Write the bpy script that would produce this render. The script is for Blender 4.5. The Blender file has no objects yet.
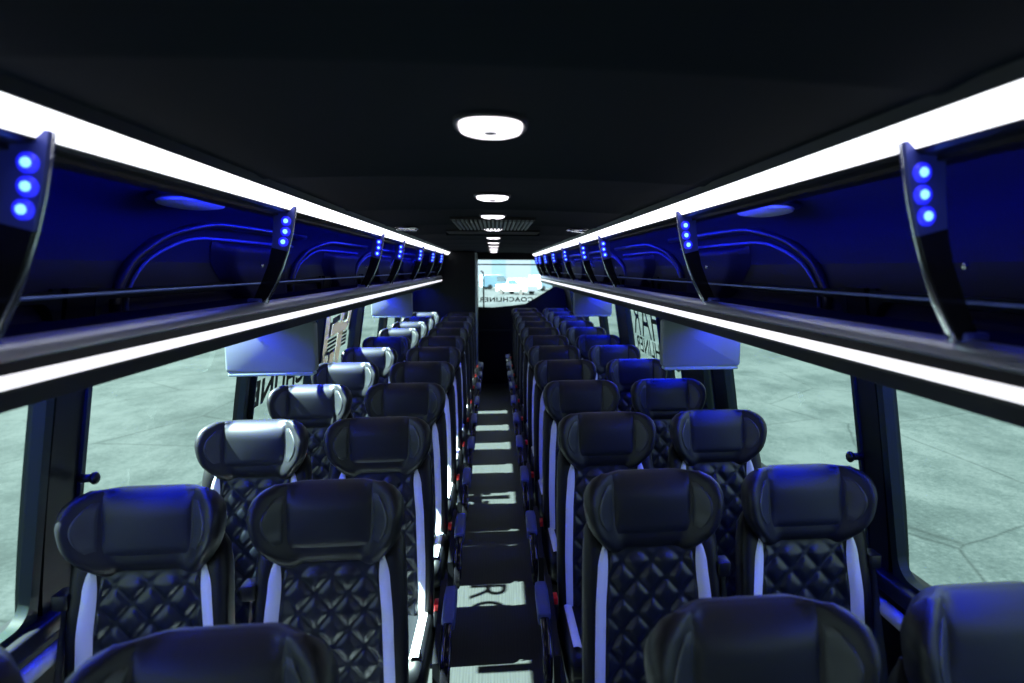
import bpy, math, random
from mathutils import Vector, Matrix
random.seed(4)
PI = math.pi
C = bpy.context.scene.collection
sc = bpy.context.scene

# ------------------------------------------------------------------ materials
def mat(name, col=(.1, .1, .1), rough=.5, metal=0., spec=.5, coat=0., emit=None, estr=0.):
    m = bpy.data.materials.new(name); m.use_nodes = True
    b = m.node_tree.nodes['Principled BSDF']
    b.inputs['Base Color'].default_value = (*col, 1)
    b.inputs['Roughness'].default_value = rough
    b.inputs['Metallic'].default_value = metal
    b.inputs['Specular IOR Level'].default_value = spec
    b.inputs['Coat Weight'].default_value = coat
    if emit:
        b.inputs['Emission Color'].default_value = (*emit, 1)
        b.inputs['Emission Strength'].default_value = estr
    return m

def nd(m, t, **kw):
    n = m.node_tree.nodes.new(t)
    for k, v in kw.items():
        if k in n.inputs: n.inputs[k].default_value = v
        else: setattr(n, k, v)
    return n

def noise_bump(m, scale, strength, dist=.002, detail=3):
    L = m.node_tree.links; b = m.node_tree.nodes['Principled BSDF']
    tc = nd(m, 'ShaderNodeTexCoord'); n = nd(m, 'ShaderNodeTexNoise', Scale=scale, Detail=detail)
    bu = nd(m, 'ShaderNodeBump', Strength=strength, Distance=dist)
    L.new(tc.outputs['Object'], n.inputs['Vector']); L.new(n.outputs['Fac'], bu.inputs['Height'])
    L.new(bu.outputs['Normal'], b.inputs['Normal'])
    return n, tc

def noise_color(m, scale, c1, c2, stretch=(1, 1, 1), detail=5, lo=.35, hi=.65):
    L = m.node_tree.links; b = m.node_tree.nodes['Principled BSDF']
    tc = nd(m, 'ShaderNodeTexCoord'); mp = nd(m, 'ShaderNodeMapping'); mp.inputs['Scale'].default_value = stretch
    n = nd(m, 'ShaderNodeTexNoise', Scale=scale, Detail=detail)
    r = nd(m, 'ShaderNodeValToRGB')
    r.color_ramp.elements[0].color = (*c1, 1); r.color_ramp.elements[0].position = lo
    r.color_ramp.elements[1].color = (*c2, 1); r.color_ramp.elements[1].position = hi
    L.new(tc.outputs['Object'], mp.inputs['Vector']); L.new(mp.outputs['Vector'], n.inputs['Vector'])
    L.new(n.outputs['Fac'], r.inputs['Fac']); L.new(r.outputs['Color'], b.inputs['Base Color'])
    return r

M = {}
M['leather'] = mat('black_leather', (.007, .0085, .012), .45, spec=.32); noise_bump(M['leather'], 260, .12, .001)
M['leather_lit'] = mat('black_leather_lit', (.020, .024, .028), .42, spec=.5); noise_bump(M['leather_lit'], 260, .12, .001)  # paler copy of the leather: light caught by the wing pads, as colour
M['leather_pad'] = mat('black_leather_smooth', (.007, .0095, .016), .46, spec=.38); noise_bump(M['leather_pad'], 300, .1, .001)
M['quilt'] = mat('quilted_leather', (.007, .010, .018), .34, spec=.45); noise_bump(M['quilt'], 260, .1, .001)
M['stripe'] = mat('white_leather', (.70, .72, .80), .45); noise_bump(M['stripe'], 260, .08, .001)
M['plastic'] = mat('black_plastic', (.006, .007, .010), .4, spec=.3)
M['gloss_black'] = mat('gloss_black', (.01, .01, .014), .12, spec=.6)
M['arm'] = mat('armrest_vinyl', (.055, .07, .16), .45)  # dark grey pad with the blue reflection put into its base colour
M['red'] = mat('red_button', (.75, .02, .015), .35)
M['belt'] = mat('belt_webbing', (.03, .037, .05), .6)
M['shell'] = mat('seat_shell', (.005, .006, .008), .45, spec=.3)
M['metal'] = mat('dark_steel', (.12, .12, .13), .4, metal=.9)
M['alu'] = mat('brushed_aluminium', (.82, .86, 1.), .36, metal=1.)
M['rod'] = mat('guard_rod_plastic', (.12, .17, .48), .3)
M['chrome'] = mat('chrome', (.75, .77, .82), .15, metal=1.)
M['rack'] = mat('rack_liner', (.012, .013, .055), .6, spec=.25); noise_bump(M['rack'], 60, .15, .003)
M['carpet'] = mat('rack_carpet', (.02, .022, .09), .95, spec=.1); noise_bump(M['carpet'], 400, .9, .004)
M['arch'] = mat('rack_moulding', (.010, .010, .03), .3)
M['ceil'] = mat('ceiling_fabric', (.0062, .009, .0135), .9, spec=.05); noise_bump(M['ceil'], 500, .25, .001)
M['wall'] = mat('side_panel', (.004, .006, .008), .5, spec=.25)
M['pillar'] = mat('pillar_trim', (.004, .007, .007), .45, spec=.25)
M['frame'] = mat('window_frame', (.010, .020, .019), .45, spec=.25)
M['led'] = mat('white_light_strip', (.9, .9, .9), .4, emit=(.93, .94, 1.), estr=2.4)
M['led_low'] = mat('white_edge_strip', (.9, .9, .9), .4, emit=(.95, .93, 1.), estr=1.2)
M['lamp'] = mat('ceiling_lamp_lens', (.9, .9, .9), .4, emit=(1., .93, 1.), estr=2.2)
M['lamp_c'] = mat('ceiling_lamp_dot', (.3, .3, .35), .4)
M['blue'] = mat('blue_led_strip', (.1, .1, .8), .4, emit=(.0, .010, 1.), estr=115)
M['blue_in'] = mat('blue_fill_glow', (.1, .1, .8), .4, emit=(.0, .006, 1.), estr=68)  # added glow that fills the racks with blue
M['bled'] = mat('blue_led_bead', (.3, .4, 1.), .3, emit=(.05, .14, 1.), estr=8)
M['bhalo'] = mat('blue_led_halo', (.1, .1, .6), .3, emit=(.01, .012, 1.), estr=1.1)  # halo around each bead, drawn as a faintly glowing dome
M['bplate'] = mat('bracket_plate', (.06, .08, .42), .35)
M['lens'] = mat('oval_lens', (.75, .8, .95), .3)
M['monitor'] = mat('pale_grey_plastic', (.17, .20, .22), .4)
M['text'] = mat('dark_lettering', (.02, .014, .012), .5)
M['beige'] = mat('beige_decal', (.60, .54, .51), .6)
def translucent(m, col):
    nt = m.node_tree; b_ = nt.nodes['Principled BSDF']; o_ = nt.nodes['Material Output']
    t_ = nt.nodes.new('ShaderNodeBsdfTranslucent'); t_.inputs['Color'].default_value = (*col, 1); mx = nt.nodes.new('ShaderNodeMixShader'); mx.inputs[0].default_value = .35
    nt.links.new(b_.outputs[0], mx.inputs[1]); nt.links.new(t_.outputs[0], mx.inputs[2]); nt.links.new(mx.outputs[0], o_.inputs['Surface'])
translucent(M['beige'], (.42, .37, .34))
M['trimlight'] = mat('pale_corner_trim', (.28, .36, .38), .35)
M['grille'] = mat('grille_slat', (.16, .18, .18), .45)
M['void'] = mat('dark_recess', (.003, .003, .004), .8)
M['rail_blue'] = mat('sill_rail', (.45, .47, .55), .35)
M['white_paint'] = mat('white_paint', (.75, .78, .8), .4)
M['teal_wall'] = mat('pale_teal_cladding', (.55, .74, .78), .6)
M['van_glass'] = mat('vehicle_glass', (.03, .06, .09), .15)
M['tyre'] = mat('tyre', (.02, .02, .02), .8)
M['blue_paint'] = mat('blue_paint', (.30, .50, .62), .4)

# floor : dark wood-look vinyl planks
fl = mat('dark_wood_vinyl', (.06, .065, .07), .5, spec=.35)
def floor_nodes(m):
    L = m.node_tree.links; b = m.node_tree.nodes['Principled BSDF']
    tc = nd(m, 'ShaderNodeTexCoord'); mp = nd(m, 'ShaderNodeMapping'); mp.inputs['Scale'].default_value = (14, .9, 1)
    w = nd(m, 'ShaderNodeTexWave', Scale=1.6, Distortion=9, Detail=3); w.inputs['Detail Scale'].default_value = 1.2
    n = nd(m, 'ShaderNodeTexNoise', Scale=60, Detail=4); mp2 = nd(m, 'ShaderNodeMapping'); mp2.inputs['Scale'].default_value = (3, .08, 1)
    L.new(tc.outputs['Object'], mp.inputs['Vector']); L.new(mp.outputs['Vector'], w.inputs['Vector'])
    L.new(tc.outputs['Object'], mp2.inputs['Vector']); L.new(mp2.outputs['Vector'], n.inputs['Vector'])
    mx = nd(m, 'ShaderNodeMath', operation='MULTIPLY_ADD'); mx.inputs[1].default_value = .5
    L.new(w.outputs['Fac'], mx.inputs[0]); 
    h = nd(m, 'ShaderNodeMath', operation='MULTIPLY'); h.inputs[1].default_value = .5
    L.new(n.outputs['Fac'], h.inputs[0]); L.new(h.outputs[0], mx.inputs[2])
    r = nd(m, 'ShaderNodeValToRGB')
    r.color_ramp.elements[0].position = .2; r.color_ramp.elements[0].color = (0.0167, 0.0188, 0.0205, 1)
    r.color_ramp.elements[1].position = .8; r.color_ramp.elements[1].color = (0.0271, 0.0306, 0.0323, 1)
    L.new(mx.outputs[0], r.inputs['Fac']); L.new(r.outputs['Color'], b.inputs['Base Color'])
floor_nodes(fl)

# tarmac
gm = mat('pale_concrete_apron', (.12, .14, .13), .9, spec=.1)
def ground_nodes(m):
    L = m.node_tree.links; b = m.node_tree.nodes['Principled BSDF']
    tc = nd(m, 'ShaderNodeTexCoord')
    def noise(scale, st, det, rough=.6):
        mp = nd(m, 'ShaderNodeMapping'); mp.inputs['Scale'].default_value = st
        n = nd(m, 'ShaderNodeTexNoise', Scale=scale, Detail=det, Roughness=rough)
        L.new(tc.outputs['Object'], mp.inputs['Vector']); L.new(mp.outputs['Vector'], n.inputs['Vector']); return n
    a = noise(.9, (1, .5, 1), 10, .74); c = noise(14, (1, 1, 1), 9, .86); d = noise(.2, (1, 1, 1), 4)
    s1 = nd(m, 'ShaderNodeMath', operation='MULTIPLY_ADD'); s1.inputs[1].default_value = .45
    s2 = nd(m, 'ShaderNodeMath', operation='MULTIPLY_ADD'); s2.inputs[1].default_value = .42
    s3 = nd(m, 'ShaderNodeMath', operation='MULTIPLY'); s3.inputs[1].default_value = .25
    L.new(d.outputs['Fac'], s3.inputs[0]); L.new(c.outputs['Fac'], s2.inputs[0]); L.new(s3.outputs[0], s2.inputs[2])
    L.new(a.outputs['Fac'], s1.inputs[0]); L.new(s2.outputs[0], s1.inputs[2])
    r = nd(m, 'ShaderNodeValToRGB')
    r.color_ramp.elements[0].position = .455; r.color_ramp.elements[0].color = (0.0069, 0.0104, 0.0110, 1)
    r.color_ramp.elements[1].position = .615; r.color_ramp.elements[1].color = (0.0224, 0.0273, 0.0287, 1)
    e = r.color_ramp.elements.new(.53); e.color = (0.0122, 0.0168, 0.0177, 1)
    L.new(s1.outputs[0], r.inputs['Fac'])
    # cracks / expansion joints
    mp = nd(m, 'ShaderNodeMapping'); mp.inputs['Rotation'].default_value = (0, 0, .06)
    mp.inputs['Location'].default_value = (.9, 1.3, 0)
    br = nd(m, 'ShaderNodeTexBrick', Scale=1); br.offset = 0
    br.inputs['Brick Width'].default_value = 11; br.inputs['Row Height'].default_value = 7.3
    br.inputs['Mortar Size'].default_value = .012; br.inputs['Mortar Smooth'].default_value = .3
    br.inputs['Color1'].default_value = br.inputs['Color2'].default_value = (1, 1, 1, 1); br.inputs['Mortar'].default_value = (.62, .66, .66, 1)
    wob = nd(m, 'ShaderNodeTexNoise', Scale=1.2, Detail=4)
    add = nd(m, 'ShaderNodeVectorMath', operation='MULTIPLY_ADD'); add.inputs[1].default_value = (.12, .12, 0)
    L.new(tc.outputs['Object'], wob.inputs['Vector']); L.new(wob.outputs['Color'], add.inputs[0]); L.new(tc.outputs['Object'], add.inputs[2])
    L.new(add.outputs[0], mp.inputs['Vector']); L.new(mp.outputs['Vector'], br.inputs['Vector'])
    mu = nd(m, 'ShaderNodeMix', data_type='RGBA', blend_type='MULTIPLY'); mu.inputs[0].default_value = 1
    L.new(r.outputs['Color'], mu.inputs[6]); L.new(br.outputs['Color'], mu.inputs[7]); vo = nd(m, 'ShaderNodeTexVoronoi', feature='DISTANCE_TO_EDGE', Scale=.22)
    L.new(add.outputs[0], vo.inputs['Vector'])
    cr = nd(m, 'ShaderNodeValToRGB'); cr.color_ramp.elements[0].color = (.45, .5, .5, 1); cr.color_ramp.elements[0].position = .001
    cr.color_ramp.elements[1].color = (1, 1, 1, 1); cr.color_ramp.elements[1].position = .006
    L.new(vo.outputs['Distance'], cr.inputs['Fac'])
    mu2 = nd(m, 'ShaderNodeMix', data_type='RGBA', blend_type='MULTIPLY'); mu2.inputs[0].default_value = 1
    L.new(mu.outputs[2], mu2.inputs[6]); L.new(cr.outputs['Color'], mu2.inputs[7]); L.new(mu2.outputs[2], b.inputs['Base Color'])
ground_nodes(gm)

def glass(name, tint):
    m = bpy.data.materials.new(name); m.use_nodes = True
    nt = m.node_tree; nt.nodes.clear()
    o = nt.nodes.new('ShaderNodeOutputMaterial'); t = nt.nodes.new('ShaderNodeBsdfTransparent'); g = nt.nodes.new('ShaderNodeBsdfGlossy')
    mx = nt.nodes.new('ShaderNodeMixShader'); lw = nt.nodes.new('ShaderNodeLayerWeight'); lw.inputs['Blend'].default_value = .5; pw = nt.nodes.new('ShaderNodeMath'); pw.operation = 'POWER'; pw.inputs[1].default_value = 5; f = nt.nodes.new('ShaderNodeMath'); f.operation = 'MULTIPLY_ADD'; f.inputs[1].default_value = .25; f.inputs[2].default_value = .008; nt.links.new(lw.outputs['Facing'], pw.inputs[0]); nt.links.new(pw.outputs[0], f.inputs[0])
    g.inputs['Roughness'].default_value = .02
    t.inputs['Color'].default_value = (*tint, 1)
    nt.links.new(f.outputs[0], mx.inputs[0]); nt.links.new(t.outputs[0], mx.inputs[1]); nt.links.new(g.outputs[0], mx.inputs[2]); nt.links.new(mx.outputs[0], o.inputs[0])
    return m
M['glass'] = glass('tinted_side_glass', (.55, .67, .62))
M['glass_dark'] = glass('dark_tinted_windscreen', (.22, .26, .25))
M['glass_rear'] = glass('clear_rear_glass', (.93, .97, .97))

# ------------------------------------------------------------------ mesh helpers
class MB:
    def __init__(s): s.v = []; s.f = []; s.m = []; s.cur = 0
    def add(s, vs, fs):
        o = len(s.v); s.v += [tuple(p) for p in vs]; s.f += [tuple(i + o for i in f) for f in fs]; s.m += [s.cur] * len(fs)
    def box(s, x0, x1, y0, y1, z0, z1):
        s.add([(x, y, z) for z in (z0, z1) for y in (y0, y1) for x in (x0, x1)],
              [(0, 2, 3, 1), (4, 5, 7, 6), (0, 1, 5, 4), (2, 6, 7, 3), (0, 4, 6, 2), (1, 3, 7, 5)])
    def grid(s, fn, nu, nv, flip=False):
        vs = [fn(i / nu, j / nv) for j in range(nv + 1) for i in range(nu + 1)]
        fs = []
        for j in range(nv):
            for i in range(nu):
                a = j * (nu + 1) + i; q = (a, a + 1, a + nu + 2, a + nu + 1)
                fs.append(q[::-1] if flip else q)
        s.add(vs, fs)
    def rings(s, rings, cap0=True, cap1=True, flip=False):
        n = len(rings[0]); vs = [p for r in rings for p in r]; fs = []
        for j in range(len(rings) - 1):
            for i in range(n):
                q = (j * n + i, j * n + (i + 1) % n, (j + 1) * n + (i + 1) % n, (j + 1) * n + i)
                fs.append(q[::-1] if flip else q)
        if cap0: fs.append(tuple(range(n))[::-1] if not flip else tuple(range(n)))
        if cap1: 
            t = tuple((len(rings) - 1) * n + i for i in range(n)); fs.append(t if not flip else t[::-1])
        s.add(vs, fs)
    def tube(s, pts, r, n=8, closed=False):
        pts = [Vector(p) for p in pts]; rr = r if isinstance(r, (list, tuple)) else [r] * len(pts)
        k = len(pts); rings = []; up = None
        for i, p in enumerate(pts):
            a = pts[(i - 1) % k] if (closed or i > 0) else p; b = pts[(i + 1) % k] if (closed or i < k - 1) else p
            d = (b - a).normalized()
            if up is None: up = Vector((0, 0, 1)) if abs(d.z) < .9 else Vector((1, 0, 0))
            u = (up - d * up.dot(d))
            u = u.normalized() if u.length > 1e-6 else d.orthogonal().normalized()
            up = u; w = d.cross(u)
            rings.append([p + (u * math.cos(2 * PI * j / n) + w * math.sin(2 * PI * j / n)) * rr[i] for j in range(n)])
        if closed: rings.append(rings[0]); s.rings(rings, False, False)
        else: s.rings(rings)
    def prism(s, poly, axis, a, b):
        # poly: list of 2D points, extruded along axis ('x': (y,z), 'y': (x,z), 'z': (x,y))
        def P(p, t): return {'x': (t, p[0], p[1]), 'y': (p[0], t, p[1]), 'z': (p[0], p[1], t)}[axis]
        n = len(poly); vs = [P(p, a) for p in poly] + [P(p, b) for p in poly]
        fs = [tuple(range(n)), tuple(range(2 * n - 1, n - 1, -1))] + [(i, i + n, (i + 1) % n + n, (i + 1) % n) for i in range(n)]
        s.add(vs, fs)
    def ell(s, c, r, nu=14, nv=8):
        rings = []
        for j in range(1, nv):
            a = PI * j / nv
            rings.append([(c[0] + r[0] * math.sin(a) * math.cos(2 * PI * i / nu), c[1] + r[1] * math.sin(a) * math.sin(2 * PI * i / nu), c[2] - r[2] * math.cos(a)) for i in range(nu)])
        s.rings(rings)
    def rbox(s, x0, x1, y0, y1, z0, z1, r=.01, n=4, axis='z'):
        # box with rounded vertical (axis) edges and small chamfer at both ends
        dims = {'x': (0, 1, 2), 'y': (1, 0, 2), 'z': (2, 0, 1)}[axis]
        lo = (x0, y0, z0); hi = (x1, y1, z1); A, B, D = dims
        def loop(ins):
            out = []
            for cx_, cy_, a0 in ((1, 1, 0), (-1, 1, 1), (-1, -1, 2), (1, -1, 3)):
                for k in range(n + 1):
                    a = (a0 + k / n) * PI / 2
                    u = (hi[B] - r if cx_ > 0 else lo[B] + r) + (r - ins) * math.cos(a)
                    w = (hi[D] - r if cy_ > 0 else lo[D] + r) + (r - ins) * math.sin(a)
                    out.append((u, w))
            return out
        rings = []; ch = min(r * .6, (hi[A] - lo[A]) * .3)
        for t, ins in ((lo[A], ch), (lo[A] + ch * .3, ch * .3), (lo[A] + ch, 0), (hi[A] - ch, 0), (hi[A] - ch * .3, ch * .3), (hi[A], ch)):
            ring = []
            for u, w in loop(ins):
                p = [0, 0, 0]; p[A] = t; p[B] = u; p[D] = w; ring.append(tuple(p))
            rings.append(ring)
        s.rings(rings, flip=(axis == 'y'))
    def build(s, name, m, parent=None, smooth=False, fix=True):
        me = bpy.data.meshes.new(name); me.from_pydata(s.v, [], s.f); me.update()
        if fix:
            import bmesh
            bm = bmesh.new(); bm.from_mesh(me); bmesh.ops.recalc_face_normals(bm, faces=bm.faces); bm.to_mesh(me); bm.free()
        ms = m if isinstance(m, (list, tuple)) else [m]
        for q in ms: me.materials.append(q)
        if len(ms) > 1: me.polygons.foreach_set('material_index', s.m)
        if smooth: 
            me.polygons.foreach_set('use_smooth', [True] * len(me.polygons))
            if smooth == 'auto': me.set_sharp_from_angle(angle=math.radians(38))
        o = bpy.data.objects.new(name, me); C.objects.link(o)
        if parent: o.parent = parent
        return o

def tag(o, label=None, cat=None, group=None, kind=None):
    if label: o['label'] = label
    if cat: o['category'] = cat
    if group: o['group'] = group
    if kind: o['kind'] = kind
    return o
def empty(name, loc, label=None, cat=None, group=None, kind=None):
    o = bpy.data.objects.new(name, None); C.objects.link(o); o.location = loc; o.empty_display_size = .1
    return tag(o, label, cat, group, kind)
def copy_tree(o, parent=None):
    c = o.copy(); C.objects.link(c); c.parent = parent
    for ch in list(o.children): copy_tree(ch, c)
    return c
def lerp_t(t, tab):
    if t <= tab[0][0]: return tab[0][1]
    for (a, va), (b, vb) in zip(tab, tab[1:]):
        if t <= b:
            k = (t - a) / (b - a); k = k * k * (3 - 2 * k) * .5 + k * .5
            return va + (vb - va) * k
    return tab[-1][1]
def sm(a, b, x):
    k = min(1, max(0, (x - a) / (b - a))); return k * k * (3 - 2 * k)

# ------------------------------------------------------------------ camera
CZ = 1.85
cam_d = bpy.data.cameras.new('camera'); cam = bpy.data.objects.new('camera', cam_d); C.objects.link(cam)
f, yaw, pit, rol = 680., .1198, .1073, -.0031
cam_d.sensor_width = 36; cam_d.lens = f / 1024 * 36
cam_d.shift_x = -64.27 / 1024
cam_d.dof.use_dof = True; cam_d.dof.focus_distance = 3.0; cam_d.dof.aperture_fstop = 2.8
cam_d.clip_start = .02; cam_d.clip_end = 600
r_ = Vector((math.cos(yaw), -math.sin(yaw), 0)); fw = Vector((math.sin(yaw) * math.cos(pit), math.cos(yaw) * math.cos(pit), -math.sin(pit))); up_ = r_.cross(fw)
c_, s_ = math.cos(rol), math.sin(rol)
# image right axis rotated by roll
R2 = r_ * c_ - up_ * s_; U2 = up_ * c_ + r_ * s_
cam.matrix_world = Matrix(((R2.x, U2.x, -fw.x, .0036), (R2.y, U2.y, -fw.y, 0), (R2.z, U2.z, -fw.z, CZ), (0, 0, 0, 1)))
sc.camera = cam

# ------------------------------------------------------------------ shell of the coach
Y0, Y1 = -3.2, 10.9
ZS, ZT = .93, 1.775          # window sill and head
def wx(z): 
    k = max(0., (z - .9) / .875); return 1.22 - .125 * k ** 1.25
# floor
b = MB(); b.grid(lambda u, v: (-1.25 + 2.5 * u, Y0 + (Y1 - Y0) * v, 0), 2, 4)
tag(b.build('floor', fl), 'dark wood-look vinyl aisle floor with bands of sunlight', kind='structure')
# ceiling : transverse panels with shallow steps
b = MB()
ys = [Y0]
y = Y0
prof = []
k = 0
while y < Y1:
    L = 1.02
    prof += [(y, .0), (min(y + L - .10, Y1), .0), (min(y + L - .04, Y1), -.004), (min(y + L - .02, Y1), -.004)]
    y += L
def ceil_z(x): return 2.095 - .015 * (abs(x) / .62) ** 2
nx = 16
vs = []; fs = []
for (yy, dz) in prof:
    for i in range(nx + 1):
        x = -.66 + 1.32 * i / nx; vs.append((x, yy, ceil_z(x) + dz))
for j in range(len(prof) - 1):
    for i in range(nx):
        a = j * (nx + 1) + i; fs.append((a, a + 1, a + nx + 2, a + nx + 1))
b.add(vs, fs)
b.box(-1.3, 1.3, Y0, Y1 + .05, 2.2, 2.24)
tag(b.build('ceiling', M['ceil'], smooth='auto', fix=False), 'black fabric ceiling over the aisle', kind='structure')

# side walls
def side_wall(sgn, name, pillars, panes, first_window):
    b = MB()
    b.box(*sorted((sgn * 1.22, sgn * 1.27)), Y0, Y1, -.02, ZS - .005)
    b.prism([(sgn * wx(ZT), ZT - .005), (sgn * (wx(ZT) + .06), ZT - .005), (sgn * 1.14, 2.22), (sgn * 1.06, 2.22)], 'y', Y0, Y1)
    w = tag(b.build(name, M['wall']), 'black lower side panel and header beside the seats', kind='structure')
    for (a, c, style) in pillars:
        p = MB(); n = 8
        ed = .035 if c - a > .15 else 0
        for (ya, yb, dx, mi) in ([(a + ed, c, .045, 0), (a, a + ed + .002, .028, 1)] if ed else [(a, c, .03, 0)]):
            p.cur = mi
            dx -= .02
            p.rings([[(sgn * (wx(z) - dx), ya, z), (sgn * (wx(z) - dx), yb, z), (sgn * (wx(z) + .02), yb, z), (sgn * (wx(z) + .02), ya, z)] for z in [ZS - .03 + (ZT - ZS + .05) * i / n for i in range(n + 1)]])
        o = p.build('pillar', [M['pillar'], M['frame']], w)
        if style:
            q = MB(); q.tube([(sgn * (wx(1.27) - .04), c - .03, 1.27), (sgn * (wx(1.27) - .075), c - .03, 1.27)], .012, 10)
            q.ell((sgn * (wx(1.27) - .08), c - .03, 1.27), (.012, .018, .018)); q.build('coat_hook', M['plastic'], o, smooth=True)
    # sill ledge and rail
    t = MB(); t.rbox(*sorted((sgn * 1.155, sgn * 1.235)), Y0, Y1, ZS - .05, ZS, .012, axis='y')
    tag(t.build('trim_1' if sgn < 0 else 'trim_2', M['plastic'], smooth='auto'), 'black window sill ledge along the ' + ('left' if sgn < 0 else 'right') + ' side', kind='structure')
    t = MB(); t.tube([(sgn * 1.15, Y0, ZS - .085), (sgn * 1.15, Y1, ZS - .085)], .022, 12)
    tag(t.build('trim_3' if sgn < 0 else 'trim_4', M['rail_blue'], smooth=True), 'rounded metal rail under the ' + ('left' if sgn < 0 else 'right') + ' window sill', kind='structure')
    k = first_window
    for (a, c, rad) in panes:
        z0, z1 = ZS, ZT
        # frame ring with rounded corners filling the opening corners
        def loop(ins, dx, R):
            out = []
            for yy, zz, a0 in ((c - ins - R, z1 - ins - R, 0), (a + ins + R, z1 - ins - R, 1), (a + ins + R, z0 + ins + R, 2), (c - ins - R, z0 + ins + R, 3)):
                for i in range(7):
                    t_ = (a0 + i / 6) * PI / 2; Y = yy + R * math.cos(t_); Z = zz + R * math.sin(t_)
                    out.append((sgn * (wx(Z) - dx), Y, Z))
            return out
        b = MB(); nl = 28
        r0 = loop(-.012, .026, .004); r1 = loop(.014, .026, rad); r2 = loop(.018, .0, rad); r3 = loop(-.012, -.014, .004)
        b.rings([r3, r0, r1, r2], False, False)
        fo = b.build('window_%d' % k, M['frame'], smooth='auto')
        tag(fo, 'dark framed %s side window, number %d from the front, looking on pale tarmac' % ('left' if sgn < 0 else 'right', k - first_window + 1), kind='structure')
        g = MB(); g.grid(lambda u, v: (sgn * (wx(z0 + (z1 - z0) * v) + .012), a + (c - a) * u, z0 + (z1 - z0) * v), 1, 8)
        g.build('pane', M['glass'], fo, smooth=True)
        k += 1
LW = [(-1.2, 1.885, .06), (2.06, 3.375, .06), (3.50, 4.60, .06), (4.82, 5.92, .06), (6.22, 7.45, .06), (7.72, 8.68, .06), (8.88, 9.6, .06)]
RW = [(-1.2, 1.88, .06), (2.035, 3.34, .06), (3.56, 3.72, .07), (4.20, 4.58, .06), (4.72, 5.90, .06), (6.38, 7.28, .06), (7.58, 8.85, .06), (9.1, 10.3, .06)]
LW, RW = [[(a * .972 if a > 0 else a, c * .972, r) for a, c, r in P_] for P_ in (LW, RW)]
def gaps(p, end): return [(a[1], c[0], i in (0,)) for i, (a, c) in enumerate(zip(p, p[1:]))] + [(p[-1][1], end, False)]
side_wall(-1, 'wall_left', gaps(LW, Y1), LW, 1)
side_wall(1, 'wall_right', gaps(RW, Y1), RW, 8)

# rear wall with cut-corner window
b = MB(); yA, yB = Y1, Y1 + .05
for poly in ([(-1.3, -.02), (1.3, -.02), (1.3, .9), (-1.3, .9)],
             [(-1.3, .9), (1.3, .9), (1.3, 1.58), (1.02, 1.58), (.50, 1.27), (.30, 1.245), (-.02, 1.215), (-.36, 1.235), (-1.3, 1.235)],
             [(-1.3, 1.235), (-.36, 1.235), (-.36, 1.99), (-1.3, 1.99)], [(1.02, 1.58), (1.3, 1.58), (1.3, 1.99), (1.02, 1.99)],
             [(-1.3, 1.99), (1.3, 1.99), (1.3, 2.2), (-1.3, 2.2)]):
    b.prism(poly, 'y', yA, yB)
tag(b.build('wall_rear', M['wall']), 'dark rear bulkhead around the bright rear window', kind='structure')
b = MB(); b.tube([(x, Y1 - .005, z) for x, z in ((-.36, 1.235), (-.02, 1.215), (.30, 1.245), (.50, 1.27), (1.02, 1.58), (1.02, 1.99), (-.36, 1.99))], .014, 8, closed=True)
wr = tag(b.build('window_16', M['frame'], smooth=True), 'bright cut-corner rear window at the end of the aisle', kind='structure')
b = MB(); b.prism([(-.36, 1.235), (-.02, 1.215), (.30, 1.245), (.50, 1.27), (1.02, 1.58), (1.02, 1.99), (-.36, 1.99)], 'y', Y1 + .02, Y1 + .022); b.build('pane', M['glass_rear'], wr)
b = MB(); b.box(-.36, 1.02, Y1 - .012, Y1 + .015, 1.895, 1.915); b.build('tint_bar', M['plastic'], wr)
b = MB(); b.box(-.24, 1.25, Y1 - .03, Y1, .84, .87)
tag(b.build('trim_5', M['frame']), 'thin horizontal trim across the rear bulkhead', kind='structure')
b = MB()
b.box(-1.3, 1.3, Y0 - .05, Y0, -.02, 1.0); b.box(-1.3, 1.3, Y0 - .05, Y0, 1.7, 2.24)
for x0, x1 in ((-1.3, -1.08), (-.03, .03), (1.08, 1.3)): b.box(x0, x1, Y0 - .05, Y0, 1.0, 1.7)
tag(b.build('wall_front', M['wall']), 'dark front end of the coach with the windscreen opening', kind='structure')
wg = MB(); wg.box(-1.08, 1.08, Y0 - .03, Y0 - .025, 1.0, 1.7)
tag(wg.build('window_17', M['glass_dark']), 'dark tinted windscreen at the front of the coach', kind='structure')
# rest room cabin on the left rear
b = MB(); b.box(-1.16, -.25, 9.66, Y1 - .001, 0, 2.07)
tag(b.build('wall_restroom', M['wall']), 'tall black rest room partition at the left rear', kind='structure')
b = MB(); b.rbox(-.262, -.236, 9.645, 9.675, 0, 2.06, .008)
tag(b.build('trim_6', M['trimlight'], smooth='auto'), 'pale vertical corner trim of the rest room partition', kind='structure')
# grab pole beside the rear window
b = MB(); b.tube([(-.20, Y1, 1.80), (-.20, Y1 - .06, 1.80), (-.175, Y1 - .08, 1.79), (-.165, Y1 - .08, 1.72), (-.165, Y1 - .08, 1.24), (-.165, Y1 - .03, 1.20), (-.165, Y1, 1.20)], .012, 8)
tag(b.build('grab_rail', M['plastic'], smooth=True), 'thin black vertical grab handle at left edge of the rear window', 'grab handle')

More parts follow.
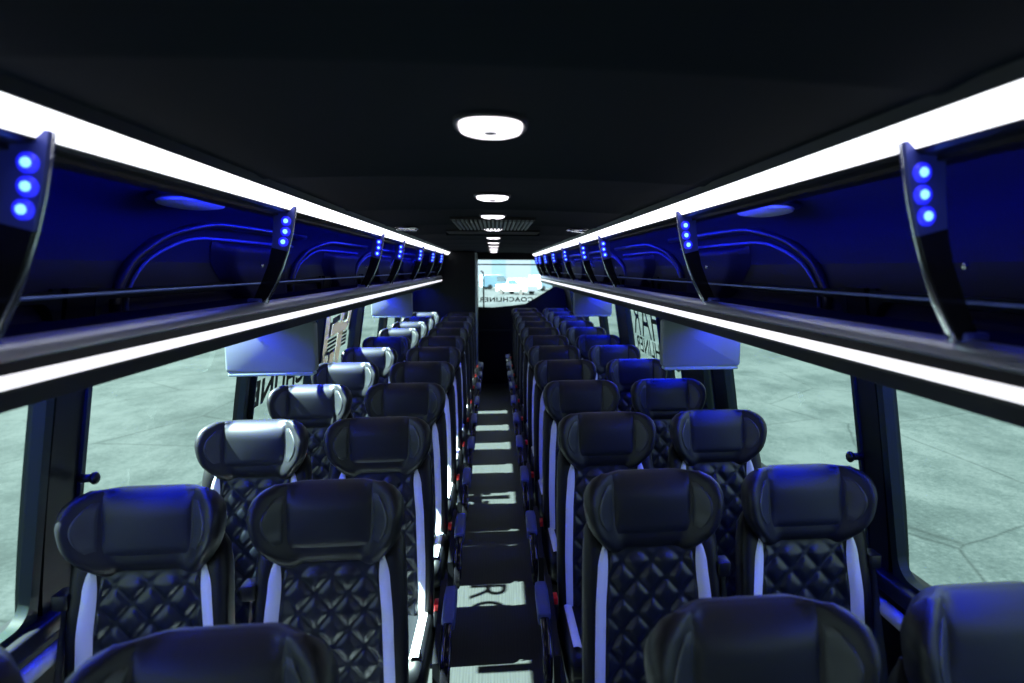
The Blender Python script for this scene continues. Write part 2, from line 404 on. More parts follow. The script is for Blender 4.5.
# ------------------------------------------------------------------ luggage racks
BR = [1.0, 2.27, 4.02, 4.94, 6.25, 7.50, 8.70, 9.80, 10.55]
def rack(sgn, side):
    X = lambda x: sgn * x
    yE = 10.70
    root = empty('luggage_rack', (0, 0, 0), 'long open overhead luggage rack glowing blue along the %s side' % side, 'luggage rack', 'overhead racks')
    # liner: roof and back of the rack, as one curved sheet with thickness
    prof = [(.64, 2.045), (.75, 2.05), (.9, 2.035), (1.0, 2.0), (1.06, 1.94), (1.09, 1.86), (1.10, 1.77), (1.10, 1.715)]
    outer = [(x + .02, z + .03) for x, z in prof]; outer[0] = (.64, 2.075)
    b = MB()
    poly = [(X(x), z) for x, z in prof] + [(X(x), z) for x, z in outer[::-1]]
    n = len(prof)
    b.rings([[(p[0], y, p[1]) for p in poly] for y in (Y0, yE)], True, True)
    b.build('liner', M['rack'], root, smooth='auto')
    # shelf
    b = MB(); b.prism([(X(.725), 1.712), (X(1.10), 1.716), (X(1.10), 1.70), (X(.725), 1.696)], 'y', Y0, yE)
    b.build('shelf', M['carpet'], root)
    # valance and sloping underside
    b = MB(); b.prism([(X(.725), 1.70), (X(1.09), 1.697), (X(1.09), 1.693), (X(.94), 1.689), (X(.80), 1.655), (X(.775), 1.628), (X(.735), 1.630), (X(.722), 1.66)], 'y', Y0, yE)
    b.build('valance', M['plastic'], root)
    # aluminium rail
    b = MB(); rings = []
    for y in (Y0, yE):
        cv = []
        for k in range(13):
            u = k / 12; bul = .0045 * (1 - (2 * u - 1) ** 2)
            cv.append((X(.7105 + .0265 * u - .71 * bul), y, 1.7135 + .0285 * u + .70 * bul))
        rings.append(cv + [(X(.738), y, 1.738), (X(.733), y, 1.708), (X(.716), y, 1.708)])
    b.rings(rings); b.build('front_rail', M['alu'], root, smooth='auto')
    b = MB(); b.prism([(X(.7365), 1.7415), (X(.739), 1.7435), (X(.752), 1.742), (X(.752), 1.714), (X(.7385), 1.714)], 'y', Y0, yE); b.build('rail_glare_cap', M['void'], root)  # added dark cap, keeps blue light from glinting off the rail top
    b = MB(); b.prism([(X(.719), 1.708), (X(.735), 1.708), (X(.735), 1.690), (X(.714), 1.690)], 'y', Y0, yE); b.build('channel', M['plastic'], root)
    # white light strip
    b = MB(); b.prism([(X(.717), 1.6885), (X(.728), 1.6885), (X(.730), 1.667), (X(.719), 1.667)], 'y', Y0, yE); b.build('light_strip', M['led_low'], root)
    b = MB(); b.tube([(X(.765), Y0, 1.797), (X(.765), yE - .02, 1.797)], .003, 8); b.build('guard_rod', M['rod'], root, smooth=True)
    # end panel
    b = MB(); b.prism([(X(.62), 2.07), (X(.655), 1.90), (X(.72), 1.745), (X(.722), 1.63), (X(.78), 1.63), (X(1.1), 1.74), (X(1.1), 1.85), (X(1.05), 1.98), (X(.9), 2.07)], 'y', yE - .02, yE + .01)
    b.build('end_panel', M['pillar'], root)
    # added hidden glow strip filling the rack with blue, shielded from the rail
    b = MB(); b.box(*sorted((X(.668), X(.674))), .0, yE - .05, 2.012, 2.040); b.box(*sorted((X(.674), X(.712))), .0, yE - .05, 2.012, 2.0145); b.cur = 1; b.box(*sorted((X(.674), X(.677))), .02, yE - .07, 2.019, 2.038); b.build('added_blue_fill', [M['plastic'], M['blue_in']], root)
    # arched moulding inside each bay
    def onback(y_, z_, d=.008):
        x_ = lerp_t(-z_, [(-2.05, .75), (-2.035, .9), (-2.0, 1.0), (-1.94, 1.06), (-1.86, 1.09), (-1.77, 1.10), (-1.70, 1.10)])
        return (X(x_ - d), y_, z_)
    for a in (2.12, 3.83, 5.52, 7.21, 8.9):
        for (o_, ht, r_t, nm_) in ((0., .285, .017, 'arch_moulding'), (.065, .235, .006, 'arch_bead')):
            pts = [(a + o_ + (.56 - o_) * (1 - math.cos(k / 18 * PI / 2)), 1.72 + ht * math.sin(k / 18 * PI / 2)) for k in range(19)] + [(a + .9, 1.722 + ht), (a + 1.6, 1.722 + ht)]
            m_ = MB(); m_.tube([onback(*p) for p in pts], r_t, 8)
            m_.build(nm_, M['arch'] if r_t > .01 else M['rod'], root, smooth=True)
        def duct(u, v):
            z = 1.72 + .225 * v; ya = a + .62 + .30 * (1 - v) ** 1.6; y_ = ya + (a + 1.55 - ya) * u
            return onback(y_, z, .004 + .055 * sm(0, .12, u) * (1 - sm(.9, 1., u)) * sm(0, .08, 1 - v))
        m_ = MB(); m_.grid(duct, 30, 12, flip=sgn < 0); m_.build('duct_cover', M['rack'], root, smooth=True, fix=False)
    # oval lens in the rack roof
    for y in (2.04,):
        b = MB(); rr = []
        for (k, dz) in ((1., 0.), (1., -.010), (.86, -.014)):
            rr.append([(X(.83 + .078 * k * math.cos(t)), y + .20 * k * math.sin(t), 2.042 + dz - .09 * (.078 * k * math.cos(t))) for t in [2 * PI * i / 28 for i in range(28)]])
        b.rings(rr); o = b.build('oval_vent', M['plastic'], root, smooth='auto')
        b = MB(); rr = []
        for (k, dz) in ((.84, -.010), (.8, -.02), (.5, -.026), (.1, -.028)):
            rr.append([(X(.83 + .078 * k * math.cos(t)), y + .20 * k * math.sin(t), 2.042 + dz - .09 * (.078 * k * math.cos(t))) for t in [2 * PI * i / 28 for i in range(28)]])
        b.rings(rr); b.build('lens', M['lens'], o, smooth='auto')
    # brackets
    cl = [(.615, 2.040), (.622, 2.00), (.632, 1.95), (.646, 1.90), (.664, 1.85), (.687, 1.80), (.712, 1.755), (.722, 1.738)]
    wd = [.062, .060, .054, .046, .040, .037, .034, .032]
    def bracket(y):
        p = MB()
        ring = [[(X(cx_), y - .009, cz_), (X(cx_), y + .009, cz_), (X(cx_ + w_), y + .009, cz_ + .012), (X(cx_ + w_), y - .009, cz_ + .012)] for (cx_, cz_), w_ in zip(cl, wd)]
        p.rings(ring[3:]); p.cur = 1
        p.rings(ring[:4])
        o = p.build('bracket', [M['gloss_black'], M['bplate']], root)
        e = MB(); e.tube([(X(cx_ - .002), y, cz_) for cx_, cz_ in cl], [.0015] * 3 + [.002, .004, .007, .008, .008], 8); e.build('chrome_edge', M['chrome'], o, smooth=True)
        for (cx_, cz_) in ((.645, 1.995), (.648, 1.962), (.656, 1.930)):
            l = MB(); l.ell((X(cx_), y - .009, cz_), (.0155, .006, .0155)); l.cur = 1; l.ell((X(cx_), y - .013, cz_), (.0075, .006, .0075)); l.build('led', [M['bhalo'], M['bled']], o, smooth=True)
        ft = MB(); ft.rbox(*sorted((X(.728), X(.772))), y - .016, y + .016, 1.712, 1.752, .008); ft.build('foot', M['bplate'], o, smooth='auto')
        s_ = MB(); s_.ell((X(.722), y - .012, 1.855), (.006, .005, .006)); s_.build('screw', M['chrome'], o, smooth=True)
    for y in [1.07 if sgn < 0 else .985] + BR[1:]: bracket(y)
    # upper white light strip along the ceiling edge
    b = MB(); b.prism([(X(.596), 2.0627), (X(.612), 2.068), (X(.634), 2.034), (X(.632), 2.030)], 'y', Y0, yE)
    b.cur = 1; b.prism([(X(.640), 2.022), (X(.631), 2.0285), (X(.6345), 2.0335), (X(.668), 2.046), (X(.668), 2.020)], 'y', Y0, yE); b.prism([(X(.584), 2.082), (X(.5955), 2.0632), (X(.612), 2.0685), (X(.64), 2.085)], 'y', Y0, yE)
    s = b.build('ceiling_light_strip', [M['led'], M['plastic']])
    tag(s, 'long white light strip where the ceiling meets the %s rack' % side, 'light strip', 'ceiling edge light strips')
    # blue strip on the underside of the rack by the window
    b = MB(); b.box(*sorted((X(1.058), X(1.074))), .2, yE - .3, 1.668, 1.686)
    b.cur = 1; b.box(*sorted((X(1.030), X(1.034))), .2, yE - .3, 1.652, 1.6885); b.box(*sorted((X(1.034), X(1.076))), .2, yE - .3, 1.6865, 1.6885)
    tag(b.build('blue_light_strip', [M['blue'], M['plastic']]), 'thin blue light strip under the %s rack above the window seats' % side, 'light strip', 'blue strips under the racks')
rack(-1, 'left'); rack(1, 'right')

# ------------------------------------------------------------------ ceiling fittings
ords = ['nearest', 'second', 'third', 'fourth', 'fifth', 'sixth', 'seventh', 'eighth', 'ninth', 'tenth', 'eleventh', 'twelfth']
lights = [1.2, 2.36, 3.22, 4.28, 5.5, 6.6, 7.6, 8.6, 9.5, 10.3]
def ceiling_lamp():
    root = empty('ceiling_lamp', (0, 0, 0))
    def ring(k, z): return [(.057 * k * math.copysign(abs(math.cos(t)) ** .8, math.cos(t)), .088 * k * math.copysign(abs(math.sin(t)) ** .8, math.sin(t)), z) for t in [2 * PI * i / 32 for i in range(32)]]
    b = MB(); b.rings([ring(1.1, 0), ring(1.1, -.006), ring(1.0, -.009), ring(.94, -.006)], True, True); b.build('bezel', M['plastic'], root, smooth='auto')
    b = MB(); b.rings([ring(.95, -.005), ring(.93, -.012), ring(.7, -.017), ring(.2, -.019)], True, True); b.build('diffuser', M['lamp'], root, smooth='auto')
    b = MB(); b.ell((0, -.01, -.0195), (.012, .012, .003)); b.build('sensor_dot', M['lamp_c'], root, smooth=True)
    return root
pl = ceiling_lamp()
for i, y in enumerate(lights):
    o = pl if i == 0 else copy_tree(pl)
    o.location = (0, y, 2.096)
    tag(o, 'oval white lamp on the aisle ceiling, %s one down the coach' % ords[i], 'ceiling lamp', 'row of oval ceiling lamps')
vent = empty('ceiling_vent', (0, 0, 0), 'black slatted air vent set in the ceiling behind the third lamp', 'vent')
b = MB(); b.box(-.205, .205, 3.34, 4.12, 2.082, 2.095); b.build('backing', M['void'], vent)
b = MB()
for i in range(19):
    x = -.189 + i * .021; b.box(x - .005, x + .005, 3.36, 4.10, 2.072, 2.088)
b.build('slats', M['grille'], vent)
hat = empty('ceiling_hatch', (0, 0, 0), 'dark rectangular roof hatch recess behind the slatted vent', 'hatch')
b = MB(); b.box(-.30, .30, 4.42, 4.78, 2.080, 2.093); b.build('recess', M['void'], hat)
b = MB(); b.rbox(-.32, .32, 4.78, 4.82, 2.072, 2.094, .008); b.build('lip', M['ceil'], hat, smooth='auto')
for sgn, nm in ((-1, 'left'), (1, 'right')):
    t = empty('ceiling_latch', (sgn * .50, 4.1, 2.083), 'small chrome latch plate on the ceiling near the %s light strip' % nm, 'latch', 'ceiling latches')
    b = MB(); b.rbox(-.06, .06, -.10, .10, -.006, .004, .02); b.build('plate', M['gloss_black'], t, smooth='auto')
    b = MB(); b.tube([(-.045, -.07, -.006), (-.045, -.07, -.016), (.045, .06, -.016), (.045, .06, -.006)], .006, 8); b.build('handle', M['chrome'], t, smooth=True)

# ------------------------------------------------------------------ drop-down monitors
def monitor():
    root = empty('monitor', (0, 0, 0))
    b = MB(); b.rbox(-.185, .185, -.03, .03, -.27, -.05, .018, axis='y'); b.build('housing', M['monitor'], root, smooth='auto')
    b = MB(); b.rbox(-.05, .05, -.02, .02, -.06, -.004, .01); b.build('hinge_mount', M['plastic'], root, smooth='auto')
    b = MB(); b.rbox(-.175, .175, -.028, .028, -.284, -.268, .006, axis='y'); b.build('lower_bezel', M['trimlight'], root, smooth='auto')
    return root
mp_ = monitor()
k = 0
for sgn, nm in ((-1, 'left'), (1, 'right')):
    for y, w in ((3.03, 'near'), (6.5, 'far')):
        o = mp_ if k == 0 else copy_tree(mp_); k += 1
        o.location = (sgn * .945, y, 1.672)
        tag(o, 'pale grey fold-down monitor hanging under the %s rack, %s one' % (nm, 'nearer' if w == 'near' else 'farther small'), 'monitor', 'fold-down monitors')

# ------------------------------------------------------------------ seats
A = math.radians(6.5); SA, CA = math.sin(A), math.cos(A); TOP = .885
def T(x, s, t): return (x * .975, -.100 + s * SA - t * CA, .375 + s * CA + t * SA)
WB = [(0, .200), (.2, .210), (.45, .211), (.58, .207), (.66, .204), (.72, .199), (.76, .178)]
def Wb(s): return lerp_t(s, WB)
def tfb(s): return .046 * math.sqrt(max(0, 1 - max(0, (s - .66) / .101) ** 2))
def Bb(s): return lerp_t(s, [(0, .02), (.15, .05), (.5, .046), (.66, .03), (.76, .01)])
WH = [(.655, .118), (.675, .140), (.70, .162), (.735, .186), (.77, .197), (.805, .201), (.83, .200), (.853, .191), (.87, .175), (.885, .146)]
def Wh(s): return 1.03 * lerp_t(s, WH)
def tfh(s):
    if s > .815: return .062 * math.sqrt(max(0., 1 - ((s - .815) / .0702) ** 2))
    if s < .70: return .062 * math.sqrt(max(0., 1 - ((.70 - s) / .0475) ** 2))
    return .062
def tbh(s):
    if s > .79: return .060 * math.sqrt(max(0., 1 - ((s - .79) / .0952) ** 2))
    return .06 if s > .71 else .06 * max(.05, (s - .65) / .06)
def Bh(s): return lerp_t(s, [(.655, .035), (.73, .080), (.80, .084), (.86, .07), (.885, .05)])
PW = .55
def section(s, W, tf, tb, B, n=56):
    out = []
    for i in range(n):
        th = 2 * PI * i / n; c, q = math.cos(th), math.sin(th)
        x = W * math.copysign(abs(c) ** PW, c); t = (tf if q > 0 else tb) * math.copysign(abs(q) ** PW, q)
        t += B * sm(.5, .97, abs(x) / W)
        out.append(T(x, s, t))
    return out
def Fs(x, s, W, tf, B):
    c = min(.999, abs(x) / W); ct = c ** (1 / PW); st = math.sqrt(max(0, 1 - ct * ct))
    return tf * st ** PW + B * sm(.5, .97, c)
def Fb(x, s): return Fs(x, s, Wb(s), tfb(s), Bb(s))
def Fh(x, s): return Fs(x, s, Wh(s), tfh(s), Bh(s))

def seat_meshes():
    S = {}
    b = MB(); ss = [.0, .02, .06, .12, .2, .28, .36, .44, .5, .56, .6, .64, .67, .70, .72, .74, .755, .76]
    rings = []
    for s in ss:
        kb = .075 if s > .03 else .05
        rings.append(section(s, Wb(s), max(tfb(s), .004), kb * (1 if s < .66 else max(.1, 1 - (s - .66) / .11)), Bb(s)))
    b.rings(rings); S['backrest'] = b
    b = MB(); ss = [.655, .658, .663, .67, .68, .69, .70, .71, .72, .74, .76, .78, .80, .815, .83, .842, .853, .862, .870, .876, .881, .8842, .885]
    b.rings([section(s, Wh(s), max(.002, tfh(s)), max(.002, tbh(s)), Bh(s)) for s in ss]); S['headrest'] = b
    # centre panel of the headrest
    b = MB(); s0 = .708
    def cp(u, v):
        s = s0 + (.8838 - s0) * (1 - (1 - v) ** 1.6); x = (u * 2 - 1) * (.116 + .004 * v)
        # rounded lower corners
        e = max(0, 1 - v / .13); x *= 1 - .10 * e * e
        edge = min(1, min(u, 1 - u) / .05, v / .06 if v < .5 else 1)
        return T(x, s, Fh(x, s) + .007 * sm(0, 1, edge) - .003 * (1 - edge) + (.006 * math.sin(PI * u) * math.sin(PI * min(1, v * 1.2)) ))
    b.grid(cp, 28, 26); S['headrest_panel'] = b
    # wing pads
    for sg, nm in ((-1, 'wing_l'), (1, 'wing_r')):
        b = MB()
        def wp(u, v):
            s = .722 + (.862 - .722) * v; x0 = .119; x1 = .119 + .052 * math.sin(PI * (v * .93 + .05)) ** .7 * min(1, Wh(s) / .2)
            x = x0 + (x1 - x0) * u; edge = min(1, min(u, 1 - u) / .12, min(v, 1 - v) / .12)
            x = min(x, Wh(s) * .97)
            return T(sg * x, s, Fh(x, s) + .005 * sm(0, 1, edge) - .003 * (1 - edge))
        b.grid(wp, 12, 16, flip=sg > 0); S[nm] = b
    # quilted insert
    b = MB()
    def qw(s): return lerp_t(s, [(0, .142), (.3, .145), (.5, .140), (.62, .130), (.68, .118)])
    def ql(u, v):
        s = .02 + .645 * v; x = (2 * u - 1) * qw(s)
        p, q = .090, .100
        a = x / p + (s - .63) / q; d = x / p - (s - .63) / q
        fa = abs((a + .5) % 1 - .5); fd = abs((d + .5) % 1 - .5)
        def pl(m): return 1 - (1 - min(1, max(0, m - .045) / .44)) ** 3.4
        h = .0095 * pl(fa) * pl(fd)
        for m in (fa, fd):
            if m < .04: h += .0016 * (1 - m / .04)
        edge = min(1, min(u, 1 - u) / .03)
        return T(x, s, Fb(x, s) + .002 + h * edge * sm(0, .06, 1 - v))
    b.grid(ql, 72, 140); S['quilt'] = b
    # white piped stripes
    for sg, nm in ((-1, 'stripe_l'), (1, 'stripe_r')):
        b = MB()
        def st(u, v):
            s = .0 + .695 * v; xc = lerp_t(s, [(0, .160), (.3, .163), (.5, .158), (.62, .149), (.695, .143)]); hw = lerp_t(s, [(0, .014), (.35, .017), (.56, .017), (.63, .016), (.66, .011), (.695, .001)])
            x = xc + (2 * u - 1) * hw; x = min(x, Wb(s) * .985)
            return T(sg * x, s, Fb(x, s) + .002 + .004 * math.sin(PI * u))
        b.grid(st, 6, 40, flip=sg > 0); S[nm] = b
    # cushion
    b = MB(); rings = []
    ys = [-.535, -.525, -.50, -.44, -.38, -.30, -.22, -.12, -.05]
    for y in ys:
        k = min(1, math.sqrt(max(0.02, 1 - max(0, (-.46 - y) / .076) ** 2)))
        zc = .415 - .05 * (y + .3); W = .205 * (.9 + .1 * k); ring = []
        for i in range(40):
            th = 2 * PI * i / 40; c, q = math.cos(th), math.sin(th)
            x = W * math.copysign(abs(c) ** .45, c); z = .075 * k * math.copysign(abs(q) ** .45, q)
            z += .03 * sm(.55, .95, abs(x) / W) * (1 if q > 0 else 0)
            ring.append((x, y, zc + z))
        rings.append(ring)
    b.rings(rings); S['cushion'] = b
    for sg, nm in ((-1, 'cstripe_l'), (1, 'cstripe_r')):
        b = MB()
        def cs(u, v):
            y = -.50 + .40 * v; x = .150 + .032 * u; zc = .415 - .05 * (y + .3)
            c = x / .205; ct = c ** (1 / .45); stt = math.sqrt(max(0, 1 - ct * ct))
            return (sg * x, y, zc + .075 * stt ** .45 + .03 * sm(.55, .95, c) + .003 + .003 * math.sin(PI * u))
        b.grid(cs, 6, 14, flip=sg > 0); S[nm] = b
    # base: pedestal with foot
    b = MB(); b.rbox(-.19, .19, -.49, -.04, .28, .35, .02); b.rbox(-.035, .035, -.42, -.16, .03, .29, .015); b.rbox(-.09, .09, -.48, -.10, 0, .035, .015)
    S['base'] = b
    return S
SM = seat_meshes()
def seat_proto(out):          # out = +1: window side is +x ; aisle=True adds arm rest on the other side
    pass
_md = {}
def part(key, name, m, parent, smooth=True):
    if key not in _md:
        o = SM[key].build(name, m, parent, smooth=smooth, fix=key in ('backrest', 'headrest', 'cushion', 'base')); _md[key] = o.data; return o
    o = bpy.data.objects.new(name, _md[key]); C.objects.link(o); o.parent = parent; return o
def make_seat(win, aisle):
    """win = direction (+1/-1) of the window side"""
    root = empty('coach_seat', (0, 0, 0))
    part('backrest', 'backrest', M['shell'], root)
    h = part('headrest', 'headrest', M['leather'], root)
    part('headrest_panel', 'centre_panel', M['leather_pad'], h)
    part('wing_l', 'side_pad', M['leather_lit'], h); part('wing_r', 'side_pad', M['leather_lit'], h)
    part('quilt', 'quilted_panel', M['quilt'], root)
    o = part('stripe_l', 'side_stripe', M['stripe'], root); o['label'] = 'white leather side stripe'
    o = part('stripe_r', 'side_stripe', M['stripe'], root); o['label'] = 'white leather side stripe'
    c = part('cushion', 'seat_cushion', M['leather'], root)
    o = part('cstripe_l', 'cushion_stripe', M['stripe'], c); o['label'] = 'white cushion stripe'
    o = part('cstripe_r', 'cushion_stripe', M['stripe'], c); o['label'] = 'white cushion stripe'
    part('base', 'seat_base', M['plastic'], root, 'auto')
    # shoulder belt on the window side
    x = win * .212
    b = MB(); p0 = T(x, .60, .045); b.rbox(x - .02, x + .02, p0[1] - .03, p0[1] + .03, p0[2] - .02, p0[2] + .022, .008); b.build('belt_guide', M['plastic'], root, smooth='auto')
    b = MB()
    def wb(u, v):
        s = .60 - .56 * v; t = .05 + .10 * v
        q = T(x + (u - .5) * .008, s, t + (u - .5) * (.035 + .02 * v)); return q
    b.grid(wb, 2, 10); b.grid(lambda u, v: (lambda q: (q[0] + win * .003, q[1], q[2]))(wb(u, v)), 2, 10, flip=True)
    b.build('seat_belt', M['belt'], root, smooth=True, fix=False)
    # buckle on the aisle side of the cushion
    xb = -win * .222
    b = MB(); b.rbox(xb - .013, xb + .013, -.215, -.13, 0.43, .53, .006); bk = b.build('belt_buckle', M['plastic'], root, smooth='auto')
    b = MB(); b.rbox(xb - .012, xb + .012, -.21, -.155, .524, .556, .005); o = b.build('release_button', M['red'], bk, smooth='auto'); o['label'] = 'red release button'
    if aisle:
        xa = -win * .272
        b = MB(); rings = []
        def arm_ring(y, z, w, hh):
            return [(xa + w * math.copysign(abs(math.cos(t)) ** .5, math.cos(t)), y, z + hh * math.copysign(abs(math.sin(t)) ** .5, math.sin(t))) for t in [2 * PI * i / 20 for i in range(20)]]
        for (y, z, w, hh) in ((-.10, .560, .012, .010), (-.11, .560, .024, .022), (-.16, .556, .026, .025), (-.29, .540, .026, .025), (-.325, .535, .025, .024), (-.33, .534, .019, .02)):
            rings.append(arm_ring(y, z, w, hh))
        b.rings(rings); ar = b.build('armrest', M['arm'], root, smooth='auto'); ar['label'] = 'armrest pad with blue reflection in its colour'
        b = MB(); rings = [arm_ring(y, z, w, w) for (y, z, w) in ((-.325, .530, .017), (-.42, .505, .018), (-.49, .47, .018), (-.515, .43, .016), (-.52, .39, .012), (-.52, .37, .004))]
        b.rings(rings); b.build('arm_tube', M['gloss_black'], ar, smooth='auto')
        b = MB(); b.prism([(-.06, .585), (-.13, .575), (-.33, .535), (-.50, .49), (-.51, .40), (-.50, .28), (-.12, .28), (-.07, .42)], 'x', xa + win * .020, xa + win * .044)
        b.build('side_cover', M['plastic'], root)
    return root
XA, XW, P0, PITCH = .451, .918, 1.118, .82
protos = {}
for win in (-1, 1):
    for aisle in (True, False): protos[(win, aisle)] = [make_seat(win, aisle), False]
rowname = ['nearest', 'second', 'third', 'fourth', 'fifth', 'sixth', 'seventh', 'eighth', 'ninth', 'tenth', 'eleventh', 'last']
def place(win, aisle, k, label):
    pr = protos[(win, aisle)]
    o = pr[0] if not pr[1] else copy_tree(pr[0]); pr[1] = True
    o.location = (win * (XA if aisle else XW), P0 + PITCH * k + (.02 if k == 0 else 0), 0)
    tag(o, label, 'seat', 'quilted coach seats')
for k in range(12):
    for win, nm in ((-1, 'left'), (1, 'right')):
        if win < 0 and k > 10: continue
        rn = rowname[k] if not (win < 0 and k == 10) else 'last'
        place(win, True, k, 'black quilted leather aisle seat with white stripes, %s row, %s of the aisle' % (rn, nm))
        sun = {2: 'sunlit ', 3: 'sunlit ', 4: 'sunlit ', 7: 'sunlit ', 8: 'sunlit ', 9: 'sunlit '}.get(k, '') if win < 0 else 'blue-lit '
        place(win, False, k, '%sblack quilted leather window seat, %s row, beside the %s windows' % (sun, rn, nm))

# ------------------------------------------------------------------ lettering on the glass
def text_mesh(s, size, name, fn, m, space=1., width=1., bold=.004):
    cu = bpy.data.curves.new('t', 'FONT'); cu.body = s; cu.size = size; cu.space_character = space; cu.offset = bold * size
    o = bpy.data.objects.new('t', cu); C.objects.link(o)
    dg = bpy.context.evaluated_depsgraph_get(); me = bpy.data.meshes.new_from_object(o.evaluated_get(dg))
    w = max(v.co.x for v in me.vertices)
    bpy.data.objects.remove(o); me.name = name
    xs = width / w
    for v in me.vertices: v.co = fn(v.co.x * xs, v.co.y, width)
    me.materials.clear(); me.materials.append(m)
    ob = bpy.data.objects.new(name, me); C.objects.link(ob); return ob
def on_side(sgn, ystart, z0):
    # outside reading: left side text runs towards the front (-y), right side towards the rear (+y)
    def fn(x, y, w):
        z = z0 + y; return Vector((sgn * (wx(z) + .028), (ystart - x) if sgn < 0 else (ystart + x), z))
    return fn
o = text_mesh('COACHLINER', .18, 'window_lettering', on_side(-1, 5.14, 1.14), M['text'], 1.04, 1.80, .04)
tag(o, 'brown reversed coach name lettering on the left window behind the near monitor', 'lettering', 'window lettering')
o = text_mesh('COACHLINER', .18, 'window_lettering', on_side(1, 4.12, 1.165), M['text'], 1.04, 1.58, .012)
tag(o, 'black reversed coach name lettering low on the right window', 'lettering', 'window lettering')
o = text_mesh('HAR', .46, 'window_lettering', on_side(1, 4.70, 1.30), M['text'], 1.04, 1.02, -.004)
tag(o, 'tall thin black reversed lettering above the name on the right window', 'lettering', 'window lettering')
o = text_mesh('RO', .34, 'window_lettering', on_side(-1, 3.91, 1.40), M['text'], 1.1, .46)
tag(o, 'large dark lettering behind the near left monitor', 'lettering', 'window lettering')
o = text_mesh('COACHLINER', .098, 'window_lettering', lambda x, y, w: Vector((.62 - x, Y1 + .03, 1.318 + y)), M['text'], 1.12, .86, .03)
tag(o, 'dark reversed coach name lettering across the rear window', 'lettering', 'window lettering')

# beige and black logo decal on the fourth left window
def decal():
    root = empty('window_decal', (0, 0, 0), 'beige and black slatted logo decal on the left window past the near monitor', 'decal')
    # mapping from the crop's units to the glass
    def gy(cx): return 4.88 + (cx - 130) / (350 - 130) * .86
    def gz(cy): return 1.50 - (cy - 150) * .00085
    def P(cx, cy, d): z = gz(cy); return (-(wx(z) + d), gy(cx), z)
    be, bl = MB(), MB()
    def poly(mb, pts, d):
        n = len(pts); vs = [P(x, y, d) for x, y in pts] + [P(x, y, d - .003) for x, y in pts]
        mb.add(vs, [tuple(range(n)), tuple(range(2 * n - 1, n - 1, -1))] + [(i, (i + 1) % n, (i + 1) % n + n, i + n) for i in range(n)])
    for q in ([(133, -60), (165, -60), (162, 590), (138, 590)], [(190, 230), (225, 212), (260, 230), (300, 238), (328, 225), (330, 280), (312, 312), (285, 328), (262, 332), (235, 315), (200, 330), (188, 322)],
              [(245, 325), (287, 320), (272, 590), (245, 590), (240, 470)], [(258, -60), (282, -60), (278, 240), (258, 235)], [(332, -60), (352, -60), (340, 260), (318, 262)], [(182, 480), (232, 470), (228, 570), (182, 575)]): poly(be, q, .018)
    for i in range(4):
        y = 345 + i * 36; poly(bl, [(166, y + 6), (236, y - 8), (240, y + 16), (168, y + 30)], .020)
    for i in range(4):
        y = 335 + i * 34; poly(bl, [(288, y), (330, y - 8), (328, y + 18), (286, y + 24)], .020)
    for q in ([(165, 200), (188, 205), (186, 330), (165, 335)], [(190, 170), (250, 150), (250, 205), (192, 225)], [(285, 140), (318, 130), (316, 215), (285, 225)], [(352, 150), (366, 140), (358, 330), (340, 330)]): poly(bl, q, .020)
    be.build('beige_shape', M['beige'], root); bl.build('black_slats', M['text'], root)
decal()

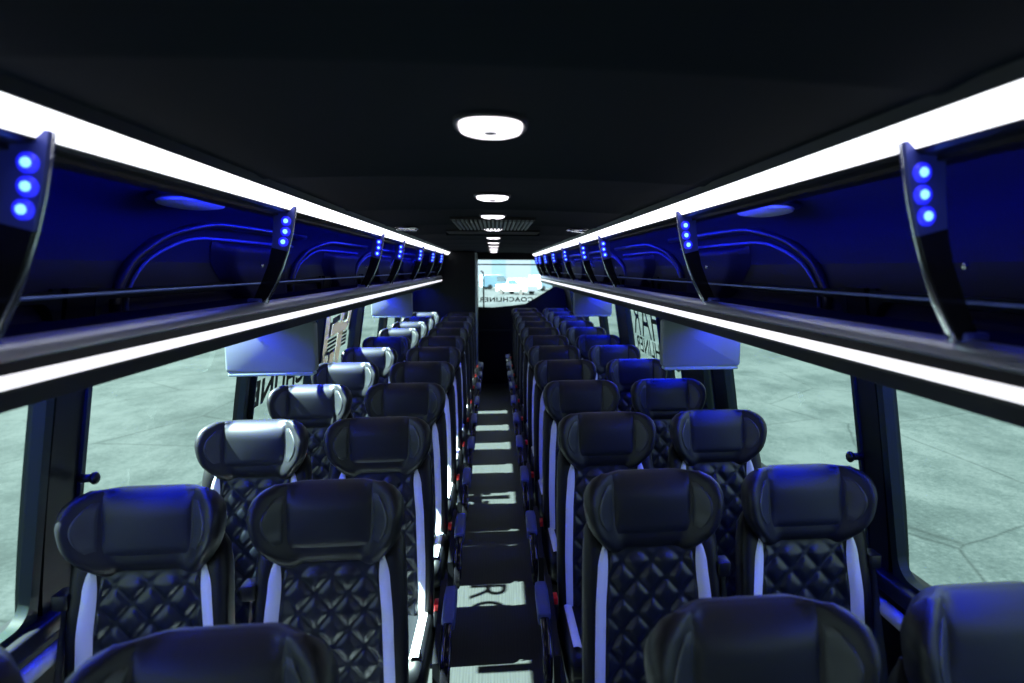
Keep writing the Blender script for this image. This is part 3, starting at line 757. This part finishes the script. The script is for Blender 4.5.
# ------------------------------------------------------------------ outside
ZG = -1.35
b = MB(); b.grid(lambda u, v: (-160 + 320 * u, -60 + 320 * v, ZG), 2, 2)
tag(b.build('ground', gm), 'pale sunlit concrete apron around the coach', kind='structure')
hg = empty('hangar', (12, 150, ZG), 'pale teal and white hangar far behind the rear window', 'building')
b = MB(); b.box(-40, 40, 0, 25, 0, 8.5); b.build('wall', M['teal_wall'], hg)
b = MB(); b.box(-40.3, 40.3, -.3, 25.3, 8.5, 10); b.build('roof', M['white_paint'], hg)
for x in (-18, -9.5, 6, 14.5):
    b = MB(); b.box(x, x + 5.5, -.12, .02, 0, 6.2); b.build('door', M['white_paint'], hg)
def vehicle(loc, rz, L, paint, label, kind):
    r = empty('parked_' + kind, loc, label, kind); r.rotation_euler = (0, 0, rz)
    H = 1.9
    b = MB()
    if kind == 'van': pr = [(-L / 2, .4), (L / 2, .4), (L / 2, 1.0), (L / 2 - .7, 1.15), (L / 2 - 1.4, H + .25), (-L / 2 + .1, H + .25), (-L / 2, 1.8)]
    else: pr = [(-L / 2, .45), (L / 2, .45), (L / 2, 1.1), (L / 2 - 1.2, 1.2), (L / 2 - 1.8, H), (L / 2 - 3.2, H), (L / 2 - 3.5, 1.2), (-L / 2, 1.15)]
    b.prism(pr, 'y', -.95, .95); b.build('body', paint, r)
    b = MB()
    if kind == 'van': b.prism([(L / 2 - .8, 1.2), (L / 2 - 1.4, 1.95), (L / 2 - 2.5, 1.95), (L / 2 - 2.5, 1.2)], 'y', -.97, .97)
    else: b.prism([(L / 2 - 1.35, 1.22), (L / 2 - 1.85, 1.8), (L / 2 - 3.1, 1.8), (L / 2 - 3.35, 1.22)], 'y', -.97, .97)
    b.build('side_window', M['van_glass'], r)
    for x in (-L / 2 + .95, L / 2 - .95):
        for s_y in (-.85, .85):
            b = MB(); b.rings([[(x + .38 * math.cos(t), s_y + d, .38 + .38 * math.sin(t)) for t in [2 * PI * i / 18 for i in range(18)]] for d in (-.12, .12)]); b.build('wheel', M['tyre'], r)
vehicle((2.7, 84, ZG), math.radians(-48), 5.4, M['white_paint'], 'white parked pickup truck in the middle of the rear window', 'truck')
vehicle((.3, 104, ZG), math.radians(20), 4.6, M['blue_paint'], 'blue-grey parked van low at the left of the rear window', 'van')
vehicle((6.9, 98, ZG), math.radians(60), 5.0, M['teal_wall'], 'pale teal parked van at the right of the rear window', 'van')

# ------------------------------------------------------------------ light
w = bpy.data.worlds.new('sky'); sc.world = w; w.use_nodes = True
nt = w.node_tree; nt.nodes.clear()
out = nt.nodes.new('ShaderNodeOutputWorld'); bg = nt.nodes.new('ShaderNodeBackground'); bg.inputs[0].default_value = (.74, .89, 1., 1); bg.inputs[1].default_value = 2.2
nt.links.new(bg.outputs[0], out.inputs[0])
sd = bpy.data.lights.new('sun', 'SUN'); sd.energy = 110; sd.angle = math.radians(.6); sd.color = (.93, 1., .95)
so = bpy.data.objects.new('sun', sd); C.objects.link(so)
d = Vector((1, -.03, -1.355)).normalized()
so.rotation_euler = d.to_track_quat('-Z', 'Y').to_euler()

sc.view_settings.view_transform = 'Standard'; sc.view_settings.look = 'None'; sc.view_settings.exposure = 0; sc.view_settings.gamma = 1
sc.view_settings.use_curve_mapping = False
sc.cycles.max_bounces = 8; sc.cycles.transparent_max_bounces = 16
sc.cycles.use_denoising = True
sc.cycles.sample_clamp_indirect = 4
